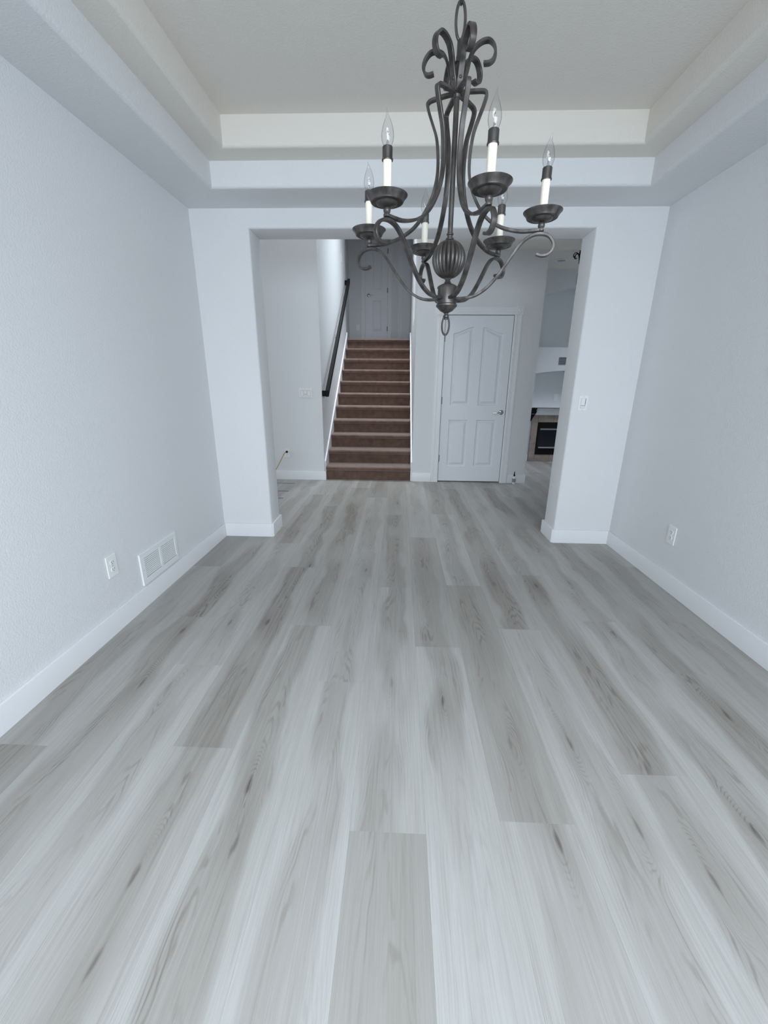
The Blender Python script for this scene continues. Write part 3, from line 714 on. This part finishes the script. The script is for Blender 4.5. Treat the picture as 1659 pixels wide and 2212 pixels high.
# ------------------------------------------------------------------ hall floor odds and ends
cd = MB(); cp = spline([(-1.518, Y2 - 0.034, 0.385), (-1.545, Y2 - 0.05, 0.350), (-1.63, Y2 - 0.05, 0.20), (-1.70, Y2 - 0.07, 0.09), (-1.78, Y2 - 0.12, 0.02), (-1.9, Y2 - 0.2, 0.006), (-2.15, Y2 - 0.35, 0.006)], 6)
co = empty('power_cord', (-1.518, Y2 - 0.02, 0.385), 'yellow extension cord hanging from the hall outlet', 'cord')
cd.tube(cp, 0.0055, 8); o = cd.build('cable', CORDY, co, smooth=True); o.matrix_parent_inverse = Matrix.Translation((1.518, -(Y2 - 0.02), -0.385))
mb = MB(); mb.tube([(-1.51, Y2 - 0.0095, 0.381), (-1.511, Y2 - 0.028, 0.382), (-1.517, Y2 - 0.040, 0.382)], [0.014, 0.015, 0.008], 10)
o = mb.build('plug', BLACK, co, smooth=True); o.matrix_parent_inverse = Matrix.Translation((1.518, -(Y2 - 0.02), -0.385)); o['label'] = 'black plug'
for (x1_, y_, lab) in ((-1.368, 5.248, 'longest blue tape strip on the hall floor, nearest the stairs wall'), (-1.343, 4.843, 'middle blue tape strip on the hall floor'), (-1.326, 4.530, 'shortest blue tape strip on the hall floor, nearest the pier')):
    mb = MB(); mb.box(-0.35, 0, -0.011, 0.011, 0.0, 0.0006)
    tag(mb.build('tape_strip', BLUETAPE, loc=(x1_, y_, 0.0001)), lab, 'tape', 'blue tape strips on the hall floor')
bt = empty('squeeze_bottle', (1.553, Y2 - 0.055, 0), 'small white bottle with a black nozzle standing by the closet casing', 'bottle')
MB().lathe([(0.020, 0), (0.0225, 0.004), (0.0225, 0.085), (0.019, 0.098), (0.010, 0.106), (0.009, 0.112)], 20).build('body', BOTTLE, bt, smooth=True)
MB().lathe([(0.0115, 0.106), (0.0115, 0.120), (0.008, 0.128), (0.0035, 0.168), (0.002, 0.170)], 16).build('nozzle', BLACK, bt, smooth=True)['label'] = 'black tapered nozzle'
MB().lathe([(0.0229, 0.025), (0.0229, 0.075)], 20, cap=False).build('print_band', LABELG, bt, smooth=True)

# ------------------------------------------------------------------ fireplace
fp = empty('fireplace', (2.85, FY, 0), 'tan tiled gas fireplace with black firebox and white mantel', 'fireplace')
fp.location.y -= 0.0015
iv = Matrix.Translation((-2.85, -FY, 0))
def fpart(mb, name, m, **k):
    o = mb.build(name, m, fp, **k); o.matrix_parent_inverse = iv; return o
FX0, FX1, FB0, FB1, FZ0, FZ1, FT = 2.238, 3.462, 2.345, 3.355, 0.121, 0.664, 0.785
bk = MB(); 
for r in ((FX0, FB0, 0, FT), (FB1, FX1, 0, FT), (FB0, FB1, 0, FZ0), (FB0, FB1, FZ1, FT)): bk.box(r[0], r[1], FY - 0.012, FY, r[2], r[3])
fpart(bk, 'backing', GROUT)
def tile(x0, x1, z0, z1): fpart(MB().box(x0 + 0.0015, x1 - 0.0015, FY - 0.021, FY - 0.012, z0 + 0.0015, z1 - 0.0015), 'tile', TILE, bevel=0.0015, seg=1)
for xa, xb in ((FX0, FB0), (FB1, FX1)):
    for za, zb in ((0.0, 0.121), (0.121, 0.302), (0.302, 0.483), (0.483, 0.664), (0.664, 0.785)): tile(xa, xb, za, zb)
for i in range(4):
    xa = FB0 + (FB1 - FB0) * i / 4; xb = FB0 + (FB1 - FB0) * (i + 1) / 4
    tile(xa, xb, 0.0, FZ0); tile(xa, xb, FZ1, FT)
fb = MB(); 
for r in ((FB0, FB1, FZ0, 0.215), (FB0, FB1, 0.575, FZ1), (FB0, FB0 + 0.03, 0.215, 0.575), (FB1 - 0.03, FB1, 0.215, 0.575)): fb.box(r[0], r[1], FY - 0.026, FY - 0.001, r[2], r[3])
fpart(fb, 'firebox_face', BLACK)
fpart(MB().box(FB0 + 0.03, FB1 - 0.03, FY - 0.012, FY - 0.008, 0.215, 0.575), 'fire_glass', FIREGLASS)
for z in (0.552, 0.243): fpart(MB().box(FB0 + 0.045, FB1 - 0.045, FY - 0.040, FY - 0.0262, z - 0.011, z + 0.011), 'trim_bar', SILVER, bevel=0.003)['label'] = 'silver trim bar'
mt = MB(); mt.prism([(FY, 0.785), (FY - 0.05, 0.785), (FY - 0.06, 0.80), (FY - 0.06, 0.868), (FY - 0.09, 0.876), (FY - 0.09, 0.895), (FY, 0.895)], 0, 2.262, 3.44)
fpart(mt, 'mantel', TRIM)
fpart(MB().box(2.250, 3.452, FY - 0.102, FY, 0.8952, 0.9065), 'mantel_dark_strip', GREYV)['label'] = 'thin dark grey strip on the mantel'  # thin dark grey strip along the top of the white mantel
br = empty('wall_bracket', (2.20, FY - 0.015, 0.66), 'black tapered bracket with stepped top left of the fireplace mantel', 'bracket')
mb = MB(); yb_ = FY - 0.001
def frust(z0, z1, a0, a1, d0, d1):
    mb.add([(-a0, 0, z0), (a0, 0, z0), (a0, -d0, z0), (-a0, -d0, z0), (-a1, 0, z1), (a1, 0, z1), (a1, -d1, z1), (-a1, -d1, z1)], [(0, 1, 2, 3), (7, 6, 5, 4), (0, 4, 5, 1), (1, 5, 6, 2), (2, 6, 7, 3), (3, 7, 4, 0)])
frust(0.0, 0.165, 0.004, 0.074, 0.02, 0.09)
mb.build('tapered_body', BLACK, br, loc=(0, 0.014, 0))
mb = MB(); frust(0.165, 0.19, 0.074, 0.076, 0.09, 0.10); frust(0.19, 0.215, 0.076, 0.069, 0.10, 0.09); frust(0.215, 0.243, 0.078, 0.078, 0.105, 0.105)
mb.build('stepped_cap', BLACK, br, loc=(0, 0.014, 0))
mb = MB(); mb.tube(spline([(0.0, -0.08, 0.135), (0.018, -0.085, 0.15), (0.036, -0.088, 0.138), (0.048, -0.09, 0.148)], 4), 0.003, 6)
mb.build('gilt_scroll', BRASS, br, loc=(0, 0.012, 0), smooth=True)['label'] = 'small gilt scroll'
# vent above the mantel niche, plate in the niche
v2 = empty('wall_vent', (2.72, FY, 1.64), 'dark grey grille on the living room wall between the niches', 'vent'); place(v2, (2.72, FY, 1.64), '-y')
f = MB(); W2, H2 = 0.155, 0.055
for r in ((-W2, -W2 + 0.014, -H2, H2), (W2 - 0.014, W2, -H2, H2), (-W2 + 0.014, W2 - 0.014, -H2, -H2 + 0.012), (-W2 + 0.014, W2 - 0.014, H2 - 0.012, H2)): f.box(r[0], r[1], 0, 0.008, r[2], r[3])
f.build('frame', GREYV, v2); MB().box(-W2 + 0.014, W2 - 0.014, 0.0002, 0.001, -H2 + 0.012, H2 - 0.012).build('duct_opening', DARK, v2)
for i in range(5):
    z = -0.034 + i * 0.017; mb = MB(); mb.prism([(0.0015, z + 0.005), (0.007, z - 0.004), (0.0075, z - 0.003), (0.002, z + 0.006)], 0, -W2 + 0.014, W2 - 0.014); mb.build('slat', GREYV, v2)
e = empty('wall_plate', (2.69, FY + 0.28, 1.06), 'small outlet plate inside the niche above the mantel', 'outlet'); place(e, (2.69, FY + 0.28, 1.06), '-y')
plate_mesh(0.072, 0.115).build('cover_plate', PLATE, e, bevel=0.002)
for zz in (0.02, -0.02): MB().box(-0.016, 0.016, 0.006, 0.008, zz - 0.013, zz + 0.013).build('receptacle', PLATE, e)
rl = empty('ceiling_light', (2.24, 6.68, 2.95), 'round recessed ceiling light in the dim living room', 'light')
MB().lathe([(0.085, 0), (0.085, -0.006), (0.062, -0.010), (0.058, -0.002)], 28, cap=False).build('trim_ring', TRIM, rl, smooth=True)
MB().lathe([(0.058, -0.0025), (0.035, -0.0022), (0.034, -0.006), (0.001, -0.010)], 28, cap=False).build('lamp_face', mat('unlit_lamp', (0.35, 0.34, 0.33), 0.4), rl, smooth=True)

# ------------------------------------------------------------------ chandelier
CX, CY, PH = 0.1441, 1.4592, -1.3181
SCROLL = [(0.0135, 2.0700), (0.0150, 2.090), (0.0200, 2.104), (0.0262, 2.1223), (0.0314, 2.1432), (0.0417, 2.1613), (0.0602, 2.1717), (0.0792, 2.1719), (0.0934, 2.1599), (0.0986, 2.1440), (0.0942, 2.1296), (0.0832, 2.1238), (0.0690, 2.1250)]
UPPER = [(0.0125, 2.0705), (0.030, 2.0705), (0.0686, 2.0662), (0.0800, 2.0622), (0.0828, 2.0545), (0.0760, 2.0330), (0.0665, 2.0100), (0.0532, 1.9750), (0.0470, 1.9301), (0.0463, 1.8920), (0.0511, 1.8600), (0.0622, 1.8270), (0.0864, 1.7860), (0.1141, 1.7566), (0.1450, 1.7380), (0.1749, 1.7270), (0.2081, 1.7200), (0.2400, 1.7190), (0.2690, 1.7200)]
LOWER = [(0.0240, 1.5516), (0.0640, 1.5524), (0.0954, 1.5612), (0.1287, 1.5838), (0.1590, 1.6185), (0.1860, 1.6560), (0.2060, 1.6830), (0.2260, 1.7010), (0.2489, 1.7095), (0.2720, 1.7085), (0.2896, 1.7000), (0.3010, 1.6827), (0.2995, 1.6665), (0.2880, 1.6560), (0.2720, 1.6540), (0.2560, 1.6590)]
ZB = 1.4440
def sh(p): return [(r, z - ZB) for r, z in p]
ch = empty('chandelier', (CX, CY, ZB), 'pewter six-arm scroll chandelier with cream candle sleeves', 'chandelier')
def part(mb, name, m, parent, **k):
    k.setdefault('smooth', True); return mb.build(name, m, parent, **k)
def lz(prof): return [(r, z - ZB) for r, z in prof]
part(MB().lathe(lz([(0.0078, 1.728), (0.0078, 2.085), (0.0078, 2.15), (0.0068, 2.152), (0.0062, 2.185), (0.004, 2.188)]), 16), 'stem', IRON, ch)
part(MB().lathe(lz([(0.006, 2.135), (0.0095, 2.137), (0.0095, 2.141), (0.006, 2.144)]), 16), 'stem_collar', IRON, ch)
part(MB().lathe(lz([(0.0090, 2.060), (0.0118, 2.066), (0.0118, 2.112), (0.0090, 2.118)]), 18), 'strap_hub', IRON, ch)
part(MB().lathe(lz([(0.009, 1.7125), (0.0125, 1.7155), (0.0125, 1.7185), (0.008, 1.7215), (0.008, 1.7265), (0.0105, 1.7285), (0.0105, 1.7315), (0.0068, 1.7345)]), 18), 'ball_collar', IRON, ch)
# ribbed ball
nb, nr = 22, 22 * 8
vs = []; fs = []; zc, hz_, rr = 1.6620, 0.0530, 0.0515; rows = 22
for i in range(rows + 1):
    t = -PI / 2 + PI * i / rows; z = zc + hz_ * math.sin(t); rad = rr * max(math.cos(t), 0.03) ** 0.92
    for k in range(nr):
        a = 2 * PI * k / nr; ribs = abs(math.cos(a * nb / 2)); q = rad * (0.88 + 0.12 * ribs ** 0.55)
        vs.append((q * math.cos(a), q * math.sin(a), z - ZB))
for i in range(rows):
    for k in range(nr): fs.append((i * nr + k, i * nr + (k + 1) % nr, (i + 1) * nr + (k + 1) % nr, (i + 1) * nr + k))
part(MB().add(vs, fs), 'ribbed_ball', IRON, ch, angle=1.2)
part(MB().lathe(lz([(0.009, 1.5955), (0.011, 1.5985), (0.009, 1.6015), (0.0075, 1.6045), (0.010, 1.6075), (0.0115, 1.6105), (0.010, 1.613)]), 18), 'ball_neck', IRON, ch)
part(MB().lathe(lz([(0.005, 1.508), (0.010, 1.5125), (0.020, 1.5175), (0.028, 1.5255), (0.0335, 1.5305), (0.0335, 1.5345), (0.0305, 1.5375), (0.0300, 1.5800), (0.0325, 1.5835), (0.0310, 1.5870), (0.022, 1.5920), (0.011, 1.5965), (0.009, 1.5968)]), 28), 'arm_hub', IRON, ch)
part(MB().lathe(lz([(0.0055, 1.492), (0.0060, 1.496), (0.0095, 1.4985), (0.0095, 1.5035), (0.0060, 1.5065), (0.0065, 1.510)]), 16), 'finial', IRON, ch)
ring = [(0.0115 * math.cos(2 * PI * k / 28), -0.0008 * math.sin(2 * PI * k / 28), 1.4745 + 0.0285 * math.sin(2 * PI * k / 28) - ZB) for k in range(28)]
part(MB().tube(ring, 0.0031, 8, True), 'bottom_ring', IRON, ch)
# chain up to the ceiling canopy
def loop_mesh(zmid, hw2, hh2, r, ang):
    pts = []
    for k in range(24):
        a = 2 * PI * k / 24; x = hw2 * math.cos(a); z = hh2 * math.sin(a)
        pts.append((x * math.cos(ang), x * math.sin(ang), zmid + z - ZB))
    return MB().tube(pts, r, 8, True)
part(loop_mesh(2.2265, 0.0128, 0.0410, 0.0040, 0.15), 'chain_loop', IRON, ch)
zz = 2.2840; k = 1
while zz < 2.69:
    part(loop_mesh(zz, 0.0115, 0.0240, 0.0028, 0.15 + (PI / 2 if k % 2 else 0)), 'chain_link', IRON, ch); zz += 0.0395; k += 1
part(MB().lathe(lz([(0.006, 2.675), (0.012, 2.690), (0.030, 2.700), (0.058, 2.715), (0.064, 2.7328)]), 28), 'canopy', IRON, ch)
# one of each arm piece, then copies round the ring
scroll_m = part(strap(sh(SCROLL), 0.0170, 0.0068), 'scroll', IRON, ch, angle=0.5)
upper_m = part(strap(sh(UPPER), 0.0142, 0.0075), 'upper_arm', IRON, ch, angle=0.5)
lower_m = part(strap(sh(LOWER), 0.0145, 0.0075), 'lower_arm', IRON, ch, angle=0.5)
rv = MB(); n = 10
vs = [(0.0165 + dx, 0.0045 * q * math.cos(2 * PI * k / n), 2.098 - ZB + 0.0045 * q * math.sin(2 * PI * k / n)) for dx, q in ((0.004, 1.0), (0.0058, 0.75), (0.0068, 0.25)) for k in range(n)]
rv.add(vs, [(i * n + k, i * n + (k + 1) % n, (i + 1) * n + (k + 1) % n, (i + 1) * n + k) for i in range(2) for k in range(n)] + [tuple(range(2 * n, 3 * n))])
rivet_m = part(rv, 'rivet', IRON, ch)
AR = 0.26275
pan_prof = [(0.0085, 1.7165), (0.0085, 1.7205), (0.0055, 1.7225), (0.0088, 1.7265), (0.0098, 1.7310), (0.0085, 1.7355), (0.0060, 1.7375), (0.0105, 1.7385), (0.0200, 1.7402), (0.0270, 1.7440), (0.0295, 1.7480),
            (0.0405, 1.7468), (0.0430, 1.7482), (0.0436, 1.7505), (0.0485, 1.7585), (0.0535, 1.7630), (0.0540, 1.7646), (0.0520, 1.7652), (0.0465, 1.7600), (0.0400, 1.7525), (0.012, 1.7505)]
pan_m = part(MB().lathe(lz(pan_prof), 36, cx=AR), 'drip_pan', IRON, ch, angle=0.6)
sleeve_m = part(MB().lathe(lz([(0.0112, 1.7507), (0.0112, 1.8420)]), 22, cx=AR), 'candle_sleeve', CANDLE, ch)
sock_m = part(MB().lathe(lz([(0.0112, 1.8392), (0.0142, 1.8392), (0.0146, 1.8407), (0.0142, 1.8427), (0.0130, 1.8432), (0.0130, 1.8672), (0.0118, 1.8687), (0.0105, 1.8687)]), 24, cx=AR), 'socket_cup', IRON, ch, angle=0.6)
bprof = [(0.0103, 1.8682), (0.0118, 1.8732), (0.0148, 1.8807), (0.0160, 1.8887), (0.0155, 1.8972), (0.0136, 1.9067), (0.0108, 1.9157), (0.0080, 1.9227), (0.0052, 1.9287), (0.0034, 1.9342), (0.0020, 1.9402), (0.0008, 1.9462)]
bm2 = MB(); vs = []; fs = []; n = 24
for r, z in bprof:
    off = max(0, z - 1.920) ** 2 * 6.0
    for k in range(n): vs.append((AR + off + r * math.cos(2 * PI * k / n), r * math.sin(2 * PI * k / n), z - ZB))
for i in range(len(bprof) - 1):
    for k in range(n): fs.append((i * n + k, i * n + (k + 1) % n, (i + 1) * n + (k + 1) % n, (i + 1) * n + k))
fs.append(tuple((len(bprof) - 1) * n + k for k in range(n)))
bulb_m = part(bm2.add(vs, fs), 'bulb', BULB, ch)
fm = MB()
fm.tube([(AR, 0, 1.8662 - ZB), (AR, 0, 1.8832 - ZB)], [0.0045, 0.0022], 8)
fil_stem = part(fm, 'glass_stem', glass('stem_glass', (0.80, 0.82, 0.84), 1.5), bulb_m)
fm = MB()
fm.tube([(AR - 0.001, 0, 1.8832 - ZB), (AR - 0.0045, 0.001, 1.8962 - ZB)], 0.0005, 6); fm.tube([(AR + 0.001, 0, 1.8832 - ZB), (AR + 0.0045, -0.001, 1.8962 - ZB)], 0.0005, 6)
fm.tube([(AR - 0.0045, 0.001, 1.8962 - ZB), (AR - 0.002, 0, 1.9012 - ZB), (AR, 0, 1.8982 - ZB), (AR + 0.002, 0, 1.9012 - ZB), (AR + 0.0045, -0.001, 1.8962 - ZB)], 0.0006, 6)
fil_m = part(fm, 'filament', TUNG, bulb_m)
singles = [scroll_m, upper_m, lower_m, rivet_m, pan_m, sleeve_m, sock_m, bulb_m]
for i in range(6):
    a = PH - i * PI / 3
    for s_ in singles:
        if i == 0: s_.rotation_euler = (0, 0, a); continue
        c = s_.copy(); COL.objects.link(c); c.parent = ch; c.rotation_euler = (0, 0, a)
        if s_ is bulb_m:
            for sub in (fil_stem, fil_m):
                c2 = sub.copy(); COL.objects.link(c2); c2.parent = c
# a scroll-topped pendant hangs in the living room, mostly hidden by the right jamb
p2 = empty('pendant_lamp', (2.322, 6.20, 2.55), 'black scroll-topped pendant glimpsed beside the top of the right jamb', 'lamp')
PZ = 2.05
part(MB().lathe([(0.0055, 0.13), (0.0055, 0.385), (0.02, 0.390), (0.030, 0.3995)], 16), 'stem', BLACK, p2)
part(MB().lathe([(0.0055, 0.13), (0.009, 0.128), (0.010, 0.118), (0.010, 0.03), (0.0095, 0.0)], 20, cap=False), 'shade', BLACK, p2)
part(MB().lathe([(0.001, 0.0), (0.006, 0.01), (0.007, 0.035), (0.006, 0.06), (0.005, 0.075)], 16), 'bulb', BULB, p2)
hook = [(0.008, 0.240), (0.011, 0.28), (0.018, 0.32), (0.032, 0.352), (0.054, 0.366), (0.077, 0.362), (0.091, 0.344), (0.090, 0.324), (0.076, 0.313), (0.060, 0.318)]
h0 = part(strap(hook, 0.012, 0.0085), 'scroll', BLACK, p2, angle=0.9)
h0.rotation_euler = (0, 0, PI)
for k in range(1, 6):
    c = h0.copy(); COL.objects.link(c); c.parent = p2; c.rotation_euler = (0, 0, PI + k * PI / 3)
